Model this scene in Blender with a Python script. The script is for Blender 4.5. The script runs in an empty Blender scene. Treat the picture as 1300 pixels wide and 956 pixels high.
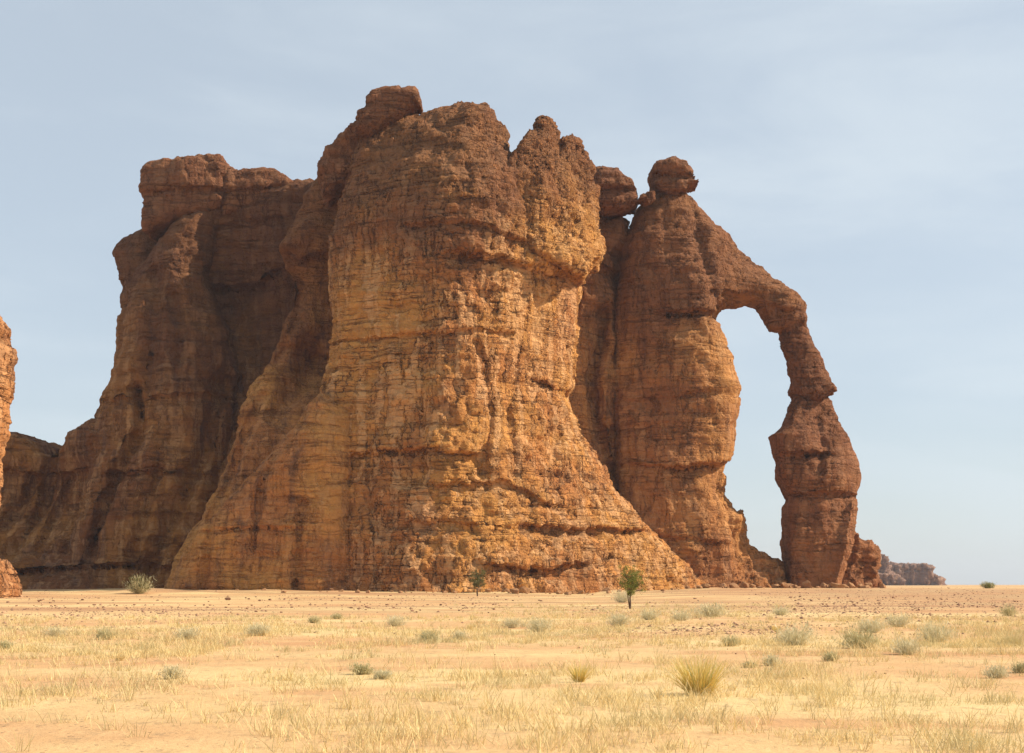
import bpy, math, random
import numpy as np
from mathutils import Vector
random.seed(7); rng = np.random.default_rng(7)
C = bpy.context.scene.collection
R_ = math.radians
# ------------------------------------------------------------ camera model
F = 1805.0; CX = 650.0; HY = 742.0; EYE = 2.2
def px2(px, py, D): return ((px-CX)/F*D, EYE+(HY-py)/F*D)
# ------------------------------------------------------------ noise (numpy)
def _hash(ix, iy, iz, s):
    n = (ix.astype(np.int64)*73856093) ^ (iy.astype(np.int64)*19349663) ^ (iz.astype(np.int64)*83492791) ^ (s*2654435761)
    n = (n ^ (n >> 13)) * 1274126177 & 0x7fffffff
    n = (n ^ (n >> 15)) * 668265263 & 0x7fffffff
    n = n ^ (n >> 16)
    return (n & 0xffffff)/float(0xffffff)
def vnoise(x, y, z, s=0):
    x, y, z = np.broadcast_arrays(np.asarray(x, float), np.asarray(y, float), np.asarray(z, float))
    xi = np.floor(x); yi = np.floor(y); zi = np.floor(z)
    fx = x-xi; fy = y-yi; fz = z-zi
    u = fx*fx*fx*(fx*(fx*6-15)+10); v = fy*fy*fy*(fy*(fy*6-15)+10); w = fz*fz*fz*(fz*(fz*6-15)+10)
    xi = xi.astype(np.int64); yi = yi.astype(np.int64); zi = zi.astype(np.int64)
    r = 0
    for dx in (0, 1):
        for dy in (0, 1):
            for dz in (0, 1):
                r = r + _hash(xi+dx, yi+dy, zi+dz, s)*(u if dx else 1-u)*(v if dy else 1-v)*(w if dz else 1-w)
    return r*2-1
def fbm(x, y, z, o=4, s=0, g=0.5):
    a = 1.0; t = 0; f = 1.0; n = 0
    for i in range(o):
        t = t+a*vnoise(x*f+i*7.3, y*f+i*3.1, z*f+i*5.7, s+i); n += a; a *= g; f *= 2.03
    return t/n
def sstep(a, b, x):
    t = np.clip((np.asarray(x, float)-a)/(b-a), 0, 1); return t*t*(3-2*t)
def bumpf(x, c, w): return np.exp(-((np.asarray(x, float)-c)/w)**2)
# ------------------------------------------------------------ ground height
def ground(x, y):
    x = np.asarray(x, float); y = np.asarray(y, float)
    near = 1-sstep(300, 900, y)
    h = 0.16*fbm(x/14, y/22, 0.5, 3, 91)*near*sstep(5, 20, y)
    h = h+0.05*fbm(x/3.0, y/3.5, 0.5, 3, 95)*(1-sstep(60, 160, y))
    r = x/np.maximum(y, 1.0)
    h = h+1.35*sstep(0.02, 0.17, r)*sstep(150, 330, y)*(1-0.6*sstep(900, 3000, y))
    h = h+0.5*sstep(0.0, -0.2, r)*sstep(220, 330, y)
    bank = np.clip(fbm(x/17, y/40, 2.2, 3, 333)+.35, 0, 1)
    h = h+1.1*bank*sstep(276, 300, y)*sstep(420, 330, y)*sstep(.19, .12, r)
    return h
def gpos(px, py):
    d = F*EYE/(py-HY)
    for _ in range(25):
        x = (px-CX)/F*d
        d = 0.5*d+0.5*F*(EYE-float(ground(x, d)))/(py-HY)
    x = (px-CX)/F*d
    return x, d, float(ground(x, d))
# ------------------------------------------------------------ object helpers
def mesh_obj(name, verts, faces, mat, parent=None, smooth=False):
    me = bpy.data.meshes.new(name)
    if isinstance(verts, np.ndarray):
        verts = np.ascontiguousarray(verts, np.float32); faces = np.ascontiguousarray(faces, np.int32)
        k = faces.shape[1]
        me.vertices.add(len(verts)); me.vertices.foreach_set('co', verts.ravel())
        me.loops.add(faces.size); me.loops.foreach_set('vertex_index', faces.ravel())
        me.polygons.add(len(faces))
        me.polygons.foreach_set('loop_start', np.arange(0, faces.size, k, dtype=np.int32))
        me.polygons.foreach_set('loop_total', np.full(len(faces), k, np.int32))
        me.update(calc_edges=True)
    else:
        me.from_pydata(verts, [], faces); me.update()
    if smooth: me.polygons.foreach_set('use_smooth', np.ones(len(me.polygons), bool))
    if mat: me.materials.append(mat)
    o = bpy.data.objects.new(name, me); C.objects.link(o)
    if parent: o.parent = parent
    return o
def tag(o, label=None, cat=None, group=None, kind=None):
    if label: o['label'] = label
    if cat: o['category'] = cat
    if group: o['group'] = group
    if kind: o['kind'] = kind
    return o
def empty(name, loc, label, cat, group=None):
    o = bpy.data.objects.new(name, None); C.objects.link(o); o.location = loc
    return tag(o, label, cat, group)
# ------------------------------------------------------------ materials
class NT:
    def __init__(s, name):
        s.m = bpy.data.materials.new(name); s.m.use_nodes = True; s.t = s.m.node_tree
        s.t.nodes.clear(); s.out = s.n('ShaderNodeOutputMaterial'); s.b = s.n('ShaderNodeBsdfPrincipled')
        s.l(s.b.outputs[0], s.out.inputs[0]); s.b.inputs['Roughness'].default_value = 0.9
        s.b.inputs['Specular IOR Level'].default_value = 0.15
    def n(s, t, **k):
        x = s.t.nodes.new(t)
        for a, v in k.items(): setattr(x, a, v)
        return x
    def l(s, a, b): s.t.links.new(a, b)
    def val(s, sock, v):
        if isinstance(v, (int, float)): sock.default_value = v
        elif isinstance(v, tuple): sock.default_value = v if len(v) == len(sock.default_value) else v+(1,)
        else: s.l(v, sock)
    def math(s, op, a, b=0.0, c=None, clamp=False):
        x = s.n('ShaderNodeMath', operation=op, use_clamp=clamp); s.val(x.inputs[0], a); s.val(x.inputs[1], b)
        if c is not None: s.val(x.inputs[2], c)
        return x.outputs[0]
    def mix(s, f, a, b, mode='MIX'):
        x = s.n('ShaderNodeMix', data_type='RGBA', blend_type=mode)
        s.val(x.inputs[0], f); s.val(x.inputs[6], a); s.val(x.inputs[7], b); return x.outputs[2]
    def mapr(s, v, a, b, c=0.0, d=1.0, smooth=True):
        x = s.n('ShaderNodeMapRange', interpolation_type='SMOOTHSTEP' if smooth else 'LINEAR')
        s.val(x.inputs[0], v)
        for i, q in enumerate((a, b, c, d)): s.val(x.inputs[1+i], q)
        return x.outputs[0]
    def vmul(s, v, k, add=(0, 0, 0)):
        x = s.n('ShaderNodeVectorMath', operation='MULTIPLY_ADD'); s.l(v, x.inputs[0]); x.inputs[1].default_value = k; x.inputs[2].default_value = add; return x.outputs[0]
    def vadd(s, a, b):
        x = s.n('ShaderNodeVectorMath', operation='ADD'); s.l(a, x.inputs[0]); s.l(b, x.inputs[1]); return x.outputs[0]
    def noise(s, v, sc, det=4, rough=0.55, out=0):
        x = s.n('ShaderNodeTexNoise'); s.l(v, x.inputs['Vector']); x.inputs['Scale'].default_value = sc
        x.inputs['Detail'].default_value = det; x.inputs['Roughness'].default_value = rough; return x.outputs[out]
    def vor(s, v, sc, feat='F1', rnd=1.0):
        x = s.n('ShaderNodeTexVoronoi', feature=feat); s.l(v, x.inputs['Vector']); x.inputs['Scale'].default_value = sc
        x.inputs['Randomness'].default_value = rnd; return x
    def pos(s): return s.n('ShaderNodeNewGeometry').outputs['Position']

def rock_mat(name, gold=(.55,.265,.072), brown=(.43,.18,.058), pale=(.70,.42,.205), varn=(.18,.074,.034),
             vz=(55, 85), crack=1.0, block=1.0, cell=0.68, streak=0.5, palef=0.3, disp=1.0, vmax=0.8):
    t = NT(name); P = t.pos()
    sep = t.n('ShaderNodeSeparateXYZ'); t.l(P, sep.inputs[0]); Z = sep.outputs[2]
    warp = t.vmul(t.noise(P, 0.11, 1, .5, 1), (2.5, 2.5, 1.8), (-1.25, -1.25, -.9))
    warp2 = t.vmul(t.noise(P, 0.7, 3, .65, 1), (1.5, 1.5, 1.1), (-.75, -.75, -.55))
    Pb = t.vadd(P, warp); Pw = t.vadd(Pb, warp2)
    big = t.noise(P, 0.045, 3, .55); mid = t.noise(P, 0.30, 5, .62); fine = t.noise(P, 1.9, 4, .7)
    bed = t.noise(t.vmul(Pb, (.045, .045, 1.0)), 0.50, 4, .7)
    bedf = t.noise(t.vmul(Pb, (.12, .12, 1.0)), 1.7, 2, .6)
    jn = t.noise(t.vmul(Pw, (1, 1, .09)), .42, 3, .6)
    sw = t.n('ShaderNodeSeparateXYZ'); t.l(Pw, sw.inputs[0])
    sx = t.math('MULTIPLY_ADD', sw.outputs[1], .55, sw.outputs[0]); cv = t.n('ShaderNodeCombineXYZ'); t.l(sx, cv.inputs[0]); t.l(sw.outputs[2], cv.inputs[1])
    def brick(bw, rh, mort, off, sq):
        x = t.n('ShaderNodeTexBrick', offset=off, squash=sq, squash_frequency=3); t.l(cv.outputs[0], x.inputs['Vector'])
        x.inputs['Color1'].default_value = (0, 0, 0, 1); x.inputs['Color2'].default_value = (1, 1, 1, 1); x.inputs['Mortar'].default_value = (.4, .4, .4, 1)
        x.inputs['Scale'].default_value = 1.0; x.inputs['Mortar Size'].default_value = mort; x.inputs['Mortar Smooth'].default_value = .6
        x.inputs['Brick Width'].default_value = bw; x.inputs['Row Height'].default_value = rh; return x
    k_ = .68/cell
    b1 = brick(1.75*k_, 1.25*k_, .10, .37, 1.6); b2 = brick(4.6*k_, 3.9*k_, .16, .43, .7)
    cmask = t.mapr(t.noise(P, 0.10, 4, .65), .42, .60)
    brk = t.mapr(t.noise(P, .55, 3, .6), .42, .58)
    c1 = t.math('MULTIPLY', b1.outputs['Fac'], t.math('MULTIPLY_ADD', cmask, .85, .15)); c1 = t.math('MULTIPLY', c1, brk)
    c1 = t.math('MAXIMUM', c1, t.math('MULTIPLY', t.math('MULTIPLY', b2.outputs['Fac'], t.mapr(mid, .56, .42)), t.math('MULTIPLY_ADD', cmask, .6, .4)))
    jl = t.mapr(t.math('ABSOLUTE', t.math('SUBTRACT', jn, .5)), 0.0, .016, 1, 0)
    jl = t.math('MULTIPLY', jl, t.mapr(big, .38, .48, .3, 1))
    hl = t.mapr(t.math('ABSOLUTE', t.math('SUBTRACT', bed, .44)), 0.0, .020, 1, 0)
    hl = t.math('MULTIPLY', hl, t.mapr(mid, .42, .58, .25, 1))
    # colour
    col = t.mix(t.mapr(big, .40, .62), gold, brown)
    col = t.mix(t.math('MULTIPLY', t.mapr(mid, .45, .68), .35), col, brown)
    col = t.mix(t.math('MULTIPLY', t.mapr(jn, .46, .62), palef), col, pale)
    zz = t.math('ADD', Z, t.math('MULTIPLY_ADD', big, 50, -25))
    zz = t.math('ADD', zz, t.math('MULTIPLY_ADD', bed, 18, -9))
    vf = t.math('MULTIPLY', t.mapr(zz, vz[0], vz[1]), vmax)
    col = t.mix(vf, col, varn)
    st = t.mapr(t.noise(t.vmul(P, (1, 1, .05)), .42, 4, .6), .50, .68)
    st = t.math('MULTIPLY', st, t.mapr(big, .40, .58, .25, 1))
    col = t.mix(t.math('MULTIPLY', st, streak), col, (.15, .07, .04))
    bc = t.mix(t.mapr(bedf, .35, .65), (.82, .78, .74), (1.12, 1.10, 1.06))
    col = t.mix(.5, col, bc, 'MULTIPLY')
    bv = t.mapr(b1.outputs['Color'], 0, 1, .86, 1.12, False)
    cb = t.n('ShaderNodeCombineXYZ')
    for i in range(3): t.l(bv, cb.inputs[i])
    col = t.mix(min(1.0, block*.9), col, cb.outputs[0], 'MULTIPLY')
    col = t.mix(t.mapr(fine, .3, .7, .45, 0), col, t.mix(1.0, col, (.66, .60, .56), 'MULTIPLY'))
    dk = t.math('MULTIPLY', t.math('MAXIMUM', c1, t.math('MAXIMUM', t.math('MULTIPLY', hl, .8), jl)), .85*crack, clamp=True)
    col = t.mix(dk, col, (.07, .03, .014))
    t.l(col, t.b.inputs['Base Color'])
    # relief
    h = t.math('MULTIPLY', t.math('ADD', b1.outputs['Color'], t.math('MULTIPLY', b2.outputs['Color'], 1.1)), .36*block)
    h = t.math('MULTIPLY', h, t.math('MULTIPLY_ADD', cmask, .7, .3))
    h = t.math('SUBTRACT', h, t.math('MULTIPLY', c1, .42*crack))
    h = t.math('SUBTRACT', h, t.math('MULTIPLY', jl, .45*crack))
    h = t.math('SUBTRACT', h, t.math('MULTIPLY', hl, .38))
    h = t.math('ADD', h, t.math('MULTIPLY', bed, .5)); h = t.math('ADD', h, t.math('MULTIPLY', bedf, .12))
    h = t.math('ADD', h, t.math('MULTIPLY', mid, 1.5*(.5+.5*block))); h = t.math('ADD', h, t.math('MULTIPLY', fine, .38*(.4+.6*block)))
    d = t.n('ShaderNodeDisplacement'); d.inputs['Midlevel'].default_value = 1.5; d.inputs['Scale'].default_value = disp
    t.l(h, d.inputs['Height']); t.l(d.outputs[0], t.out.inputs['Displacement'])
    t.m.displacement_method = 'BOTH'
    return t.m
# ------------------------------------------------------------ rock solids
def poly_sd(X, Z, rings):
    d = np.full(X.shape, 1e9); ins = np.zeros(X.shape, bool)
    for r in rings:
        n = len(r)
        for i in range(n):
            ax, az = r[i]; bx, bz = r[(i+1) % n]
            ex, ez = bx-ax, bz-az; L = ex*ex+ez*ez+1e-12
            t = np.clip(((X-ax)*ex+(Z-az)*ez)/L, 0, 1)
            d = np.minimum(d, (X-ax-t*ex)**2+(Z-az-t*ez)**2)
            c = ((az > Z) != (bz > Z)) & (X < (bx-ax)*(Z-az)/((bz-az) if bz != az else 1e-9)+ax)
            ins ^= c
    d = np.sqrt(d); return np.where(ins, d, -d)
def line_d(X, Z, pts):
    d = np.full(X.shape, 1e9); s = np.zeros(X.shape)
    for i in range(len(pts)-1):
        ax, az = pts[i]; bx, bz = pts[i+1]; ex, ez = bx-ax, bz-az; L = ex*ex+ez*ez+1e-12
        t = np.clip(((X-ax)*ex+(Z-az)*ez)/L, 0, 1); q = (X-ax-t*ex)**2+(Z-az-t*ez)**2
        m = q < d; d = np.where(m, q, d); s = np.where(m, Z-az-t*ez, s)
    return np.sqrt(d), s
def tps(pts, X, Z):
    P = np.array([p[:2] for p in pts], float); v = np.array([p[2] for p in pts], float); n = len(P)
    if n <= 5:
        num = 0; den = 0
        for i in range(n):
            q = 1/((X-P[i, 0])**2+(Z-P[i, 1])**2+4.0); num = num+q*v[i]; den = den+q
        return num/den
    def k(r2): return 0.5*r2*np.log(r2+1e-9)
    s = 30.0; Q = P/s
    A = np.zeros((n+3, n+3)); r2 = ((Q[:, None]-Q[None])**2).sum(2); A[:n, :n] = k(r2)+np.eye(n)*0.02
    A[:n, n] = 1; A[:n, n+1:] = Q; A[n, :n] = 1; A[n+1:, :n] = Q.T
    w = np.linalg.lstsq(A, np.concatenate([v, [0, 0, 0]]), rcond=1e-9)[0]
    out = w[n]+w[n+1]*X/s+w[n+2]*Z/s
    for i in range(n): out = out+w[i]*k((X/s-Q[i, 0])**2+(Z/s-Q[i, 1])**2)
    return out
def surface_nets(Fv, org, h):
    nx, ny, nz = Fv.shape; S = Fv > 0
    cnt = np.zeros((nx-1, ny-1, nz-1), np.float32); acc = np.zeros((nx-1, ny-1, nz-1, 3), np.float32)
    def sl(o): return tuple(slice(o[i], (nx, ny, nz)[i]-1+o[i]) for i in range(3))
    s0 = np.zeros(cnt.shape, np.int8)
    for o in [(a, b, c) for a in (0, 1) for b in (0, 1) for c in (0, 1)]: s0 += S[sl(o)]
    act = (s0 > 0) & (s0 < 8); idx = np.argwhere(act)
    i, j, k = idx.T; pos = np.zeros((len(idx), 3)); cn = np.zeros(len(idx))
    for ax in range(3):
        oth = [a for a in range(3) if a != ax]
        for u in (0, 1):
            for v in (0, 1):
                o = [0, 0, 0]; o[oth[0]] = u; o[oth[1]] = v; p = list(o); p[ax] = 1
                f0 = Fv[i+o[0], j+o[1], k+o[2]]; f1 = Fv[i+p[0], j+p[1], k+p[2]]
                m = (f0 > 0) != (f1 > 0); t = np.where(m, f0/(f0-f1+1e-12*(~m)+(~m)*1.0), 0)
                q = np.array(o, float)[None].repeat(len(idx), 0); q[:, ax] += t
                pos += q*m[:, None]; cn += m
    pos = pos/cn[:, None]+idx
    V = pos*h+np.array(org)
    idm = np.full(act.shape, -1, np.int32); idm[i, j, k] = np.arange(len(idx))
    faces = []
    for ax in range(3):
        a, b = [(1, 2), (2, 0), (0, 1)][ax]
        s = [slice(1, -1)]*3; s[ax] = slice(0, -1); e = [slice(1, -1)]*3; e[ax] = slice(1, None)
        m = S[tuple(s)] != S[tuple(e)]; q = np.argwhere(m); q[:, a] += 1; q[:, b] += 1
        st = S[q[:, 0], q[:, 1], q[:, 2]]
        def g(da, db):
            r = q.copy(); r[:, a] += da; r[:, b] += db; return idm[r[:, 0], r[:, 1], r[:, 2]]
        f = np.stack([g(-1, -1), g(0, -1), g(0, 0), g(-1, 0)], 1)
        f[~st] = f[~st][:, ::-1]; faces.append(f)
    return V, np.concatenate(faces)
def rock(name, mat, parent, rings, front, back, D=None, Dt=None, R=6, vox=.42, grooves=(), ledges=(), lump=1.2, strata=.45, rib=.5,
         seed=0, sub=0, zmin=-3, lumps=8.0, chunk=0.0):
    """rings: outlines [(px,py[,D])]; front/back: [(px,py,y)] control points of the faces' distance"""
    D = D or min(p[2] for p in front)+R*.5
    Dt = Dt or D
    def dd(py): return D+(Dt-D)*(750-py)/600.0
    def cv(p): return px2(p[0], p[1], p[2] if len(p) > 2 else dd(p[1]))
    RG = [[cv(p) for p in r] for r in rings]
    al = np.array([q for r in RG for q in r]); x0, x1 = al[:, 0].min()-2, al[:, 0].max()+2
    z0, z1 = max(al[:, 1].min()-2, zmin-1), al[:, 1].max()+2
    xs = np.arange(x0, x1, vox); zs = np.arange(z0, z1, vox); X, Z = np.meshgrid(xs, zs, indexing='ij')
    d2 = poly_sd(X, Z, RG)+.5*fbm(X/3.5, 0.0*X, Z/2.2, 3, seed+5)*min(lump, 1.2)
    yf = tps([px2(p[0], p[1], dd(p[1]))+(p[2],) for p in front], X, Z)
    yb = tps([px2(p[0], p[1], dd(p[1]))+(p[2],) for p in back], X, Z) if isinstance(back, (list, tuple)) else (yf*0+back if back > 60 else yf+back)
    for pts, w, dep in grooves:
        d, _ = line_d(X, Z, [px2(a, b, dd(b)) for a, b in pts]); d = d+.35*w*fbm(X/2.5, 0*X, Z/2.5, 2, 3)
        yf = yf+dep*np.exp(-np.abs(d/w)**1.6)
    for pts, w, dep in ledges:                       # undercut: recessed below the line, easing back over w metres
        d, s = line_d(X, Z, [px2(a, b, dd(b)) for a, b in pts]); s = s+.5*fbm(X/2.2, 0*X, Z/8, 2, 9)
        ends = np.exp(-(np.maximum(0, np.sqrt(np.maximum(d*d-s*s, 0)))/3.0)**2)
        yf = yf+ends*dep*np.where(s < 0, np.exp(-(-s)/w), np.exp(-(s/.35)**2))-ends*dep*.35*np.where(s > 0, np.exp(-s/(w*1.2)), 0)
    yf = yf+lump*(fbm(X/lumps, 0*X+seed, Z/(lumps*.8), 3, seed+1))
    ymin, ymax = yf[d2 > -1].min()-2, yb[d2 > -1].max()+2
    ys = np.arange(ymin, ymax, vox)
    Y = ys[None, :, None]
    a = d2[:, None, :]; b = Y-yf[:, None, :]; c = yb[:, None, :]-Y
    Rr = R
    Fv = Rr-np.sqrt(np.maximum(Rr-a, 0)**2+np.maximum(Rr-np.minimum(b, c), 0)**2)
    Fv = Fv.astype(np.float32)
    Fv = np.minimum(Fv, (Z-zmin)[:, None, :].astype(np.float32))
    Fv[0] = Fv[-1] = -1; Fv[:, 0] = Fv[:, -1] = -1; Fv[:, :, 0] = Fv[:, :, -1] = -1
    V, Fc = surface_nets(Fv, (xs[0], ymin, zs[0]), vox)
    # normals from faces
    def normals(V):
        p = V[Fc]; fn = np.cross(p[:, 2]-p[:, 0], p[:, 3]-p[:, 1]); N = np.zeros_like(V)
        for q in range(4):
            for ax in range(3): N[:, ax] += np.bincount(Fc[:, q], fn[:, ax], len(V))
        return N/(np.linalg.norm(N, axis=1)[:, None]+1e-9)
    N = normals(V); x, y, z = V.T
    wz = z+1.6*fbm(x/22, y/22, z/30, 2, 71)+.02*x
    st = np.clip(3.0*fbm(x*.012, y*.012, wz/4.2, 2, 41, .5), -1, 1)*(.35+.65*sstep(-.25, .35, fbm(x/22, y/22, z/14, 2, 43)))
    st2 = fbm(x*.03, y*.03, wz/1.1, 3, 42)
    rb = fbm(x/3.6, y/3.6, z/26, 3, 51)
    side = np.sqrt(np.maximum(0, 1-N[:, 2]**2))
    dsp = strata*side*(st*.75+.35*st2)+rib*side*rb+.45*lump*fbm(x/4.5, y/4.5, z/3.5, 4, seed+60)
    if chunk:
        cw = .45+.75*sstep(-2.0, .6, N[:, 0]*3)*sstep(-.3, .25, fbm(x/14, y/14, z/14, 2, seed+34)+.15)
        q1 = 3.2*fbm(x/3.0, y/3.0, z/2.4, 2, seed+33); q2 = 2.6*fbm(x/1.6, y/1.6, z/2.6, 2, seed+35)
        dsp = dsp+chunk*cw*((np.floor(q1)+sstep(.35, .65, q1-np.floor(q1)))*.55+.45*(np.floor(q2)+sstep(.35, .65, q2-np.floor(q2)))+.3)
    V = V+N*dsp[:, None]
    if parent is not None: org = np.array(parent.location)
    else: org = np.array([V[:, 0].mean(), V[:, 1].mean(), max(0.0, V[:, 2].min())])
    o = mesh_obj(name, V-org, Fc, mat, parent, True)
    if parent is None: o.location = org
    if sub:
        md = o.modifiers.new('sub', 'SUBSURF'); md.levels = sub; md.render_levels = sub
    return o

M = {}
M['buttress'] = rock_mat('sandstone_buttress', vz=(70, 90), crack=.95, block=1.05, palef=.5, streak=.45)
M['spire'] = rock_mat('rough_sandstone', vz=(74, 100), crack=1.0, block=1.5, cell=.95, palef=.35, streak=.2)
M['cliff'] = rock_mat('sandstone_cliff', gold=(.34,.150,.038), brown=(.215,.082,.028), vz=(25, 85), crack=.55, block=.28, streak=.9, palef=.3, varn=(.135,.058,.03))  # base colours darkened beyond the varnish to deepen the cliff's shade
M['shoulder'] = rock_mat('sandstone_shoulder', vz=(50, 92), crack=.55, block=.35, streak=.75, palef=.15)
M['arch'] = rock_mat('sandstone_arch', gold=(.46,.215,.068), brown=(.34,.14,.05), vz=(45, 72), crack=.7, block=.55, streak=.6, palef=.2, vmax=.75)
M['pillar'] = rock_mat('sandstone_pillar', gold=(.29,.12,.048), brown=(.22,.087,.038), vz=(10, 60), crack=.75, block=.55, streak=.4, palef=.1, vmax=.6)
M['cap'] = rock_mat('varnished_sandstone', gold=(.28,.12,.055), brown=(.21,.085,.04), vz=(20, 90), crack=.8, block=.8, palef=.2, vmax=.6, disp=.8)
M['far'] = rock_mat('haze_tinted_plateau_rock', gold=(.27,.165,.125), brown=(.22,.13,.10), varn=(.15,.09,.07), vz=(20, 60), crack=.4, block=.5)  # greyed, purplish colours put extra distance haze into the rock
M['left'] = rock_mat('sandstone_tower', gold=(.46,.21,.075), brown=(.34,.145,.055), vz=(70, 90), crack=1, block=1, palef=.3)

# ============================================================ THE MASSIF
g0 = 0.0
massif = empty('rock_buttress', (-12, 318, g0), 'huge golden sandstone buttress in the centre with flaring foot and twin spires', 'rock formation')
A = [(455,165),(443,195),(437,230),(424,270),(414,300),(411,340),(416,380),(417,420),(408,455),(400,490),(408,520),(417,550),(414,585),(405,620),(393,670),(382,710),(372,770),
     (922,770,326),(905,738,326),(875,708,323),(834,672,319),(796,623,314),(765,572),(745,540),(731,503),(724,490),(736,472),(735,430),(735,385),(741,346),(744,300),(738,240),(705,208),(670,201),(656,205),(652,192),(641,160),(626,136),(603,128),(575,129),(540,138),(500,143),(475,151)]
rock('buttress', M['buttress'], massif, [A],
     [(385,750,311),(420,750,307),(480,750,301),(550,750,297),(610,750,296),(640,750,298),(700,750,302),(800,750,314),(895,750,326),
      (410,660,311),(500,650,305),(590,650,302),(640,650,305),(720,650,313),(820,660,324),
      (420,560,314),(500,550,309),(598,550,305),(640,540,309),(700,530,318),(745,540,326),
      (415,450,318),(500,440,312),(600,440,307),(640,440,312),(700,430,321),(735,430,329),
      (420,340,319),(500,330,313),(605,330,308),(650,330,312),(700,330,319),(735,330,327),
      (440,240,320),(500,240,315),(610,240,310),(650,240,314),(690,250,320),(730,260,328),
      (470,180,324),(540,170,320),(600,165,318),(640,185,321)],
     [(400,750,352),(900,750,350),(650,500,350),(460,180,348),(640,180,344)], D=302, Dt=325, R=5.5, lump=1.0, chunk=.40, rib=.6, strata=.45,
     grooves=[([(606,440),(618,470),(622,540),(612,600)],.8,1.6),([(418,560),(408,620),(396,670),(384,715),(380,750)],.8,3.0),([(466,560),(470,640),(478,745)],.4,.7),
              ([(660,440),(646,520),(655,600)],.8,1.2),([(545,430),(535,520),(540,600)],.5,.6),([(735,500),(705,560),(712,640)],.8,1.0)],
     ledges=[([(530,297),(600,298),(650,312)],2.0,1.9),([(585,334),(650,338),(738,346)],3.0,3.2),([(412,432),(520,430),(640,424)],1.2,1.1),([(414,577),(530,572),(600,580)],1.8,2.4),
             ([(672,667),(730,669),(830,668)],2.2,2.6),([(690,478),(736,490)],2.0,2.2),([(560,618),(640,612),(700,640)],6,1.5),([(640,718),(690,722),(730,716)],3.5,3.2),([(500,660),(640,668)],2,.8)])
DS = [(610,300),(625,250),(650,205),(656,196),(662,184),(668,180),(672,170),(681,162),(684,152),(690,149),(693,144),(700,147),(702,155),(706,160),(707,170),(712,176),(716,170),(722,166),(726,161),(732,163),(738,168),(739,178),(745,186),(748,197),(755,206),(757,240),(756,262),(765,292),(770,312),(756,324),(740,344),(722,343),(700,336),(670,325),(640,322)]
rock('twin_spire', M['spire'], massif, [DS],
     [(625,260,315),(655,230,315),(690,230,317),(745,230,326),(640,310,315),(668,325,314),(700,325,313),(735,330,317),(760,312,324),(692,165,322),(730,180,326),(712,190,324)],
     [(650,250,336),(750,250,342),(700,330,336),(700,160,332)], D=314, Dt=323, R=3, lump=.8, chunk=.45, rib=.9, seed=11, zmin=40, vox=.35,
     grooves=[([(712,178),(708,215),(704,250)],.8,1.5),([(656,195),(655,250),(662,300)],.6,.8)])
rock('shoulder', M['shoulder'], massif, [[(388,236),(378,262),(364,288),(350,313),(354,330),(363,350),(352,400),(334,450),(308,485),(290,545),(272,605),(240,665),(214,702),(190,770),(540,770),(540,155),(480,160),(455,170),(432,190),(412,212)]],
     [(400,260,342),(372,310,339),(370,350,347),(397,350,348),(360,420,343),(397,450,352),(330,500,336),(290,600,330),(250,690,325),(220,750,322),(400,750,316),(400,560,328),(440,200,342),(500,300,342)],
     [(250,750,372),(500,750,370),(450,200,362),(400,400,376)], D=324, Dt=350, R=7, lump=1.0, seed=21, chunk=.12,
     grooves=[([(385,440),(375,480),(352,520)],2.5,3.0),([(350,560),(320,640)],1.5,1.5),([(330,500),(290,600),(255,680)],1.2,2.4),([(372,350),(366,400),(345,450)],1.4,2.2)],
     ledges=[([(352,318),(380,330),(410,322)],4,2.5),([(340,430),(400,440)],2,1.2)])
rock('skirt', M['shoulder'], massif, [[(404,492),(386,508),(358,548),(322,592),(288,628),(252,668),(222,710),(196,770),(450,770),(450,520)]],
     [(400,510,311),(360,570,309),(310,630,308),(260,700,307),(225,750,307),(400,750,302),(400,620,307)],
     345, D=312, R=6, lump=1.0, seed=27, rib=.6,
     grooves=[([(268,655),(268,700),(262,750)],.6,1.6),([(350,570),(332,630),(325,700)],.7,1.8),([(388,640),(384,690),(382,745)],.7,2.0)],
     ledges=[([(270,674),(380,672)],1.5,.9),([(320,705),(400,700)],1.2,.6)])
rock('ridge_crag', M['cap'], massif, [[(402,214),(404,204),(414,192),(430,178),(444,166),(462,156),(490,160),(480,215),(410,250)]],
     [(410,200,331),(450,170,328)], 352, D=334, R=2.0, lump=.9, strata=.9, seed=31, zmin=70, chunk=.8, vox=.35)

# loose boulders on the tops
def crown_rock(nm, ring, y, D, th, label, cat='boulder', R=2.2, **k):
    k.setdefault('chunk', .3)
    o = rock(nm, M['cap'], None, [ring], [(p[0], p[1], y) for p in (ring[0], ring[len(ring)//3], ring[2*len(ring)//3])], y+th, D=D, R=R, seed=k.pop('seed', 50), zmin=30, **k)
    return tag(o, label, cat)
crown_rock('cap_boulder', [(452,172),(456,146),(466,140),(468,127),(473,120),(488,115),(506,114),(511,118),(518,115),(529,118),(535,126),(534,134),(528,136),(510,152),(470,175)], 321, 326, 12, 'long flat-topped dark boulder resting on the left of the central summit', lump=.5, strata=.6, vox=.33, chunk=.2)

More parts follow.
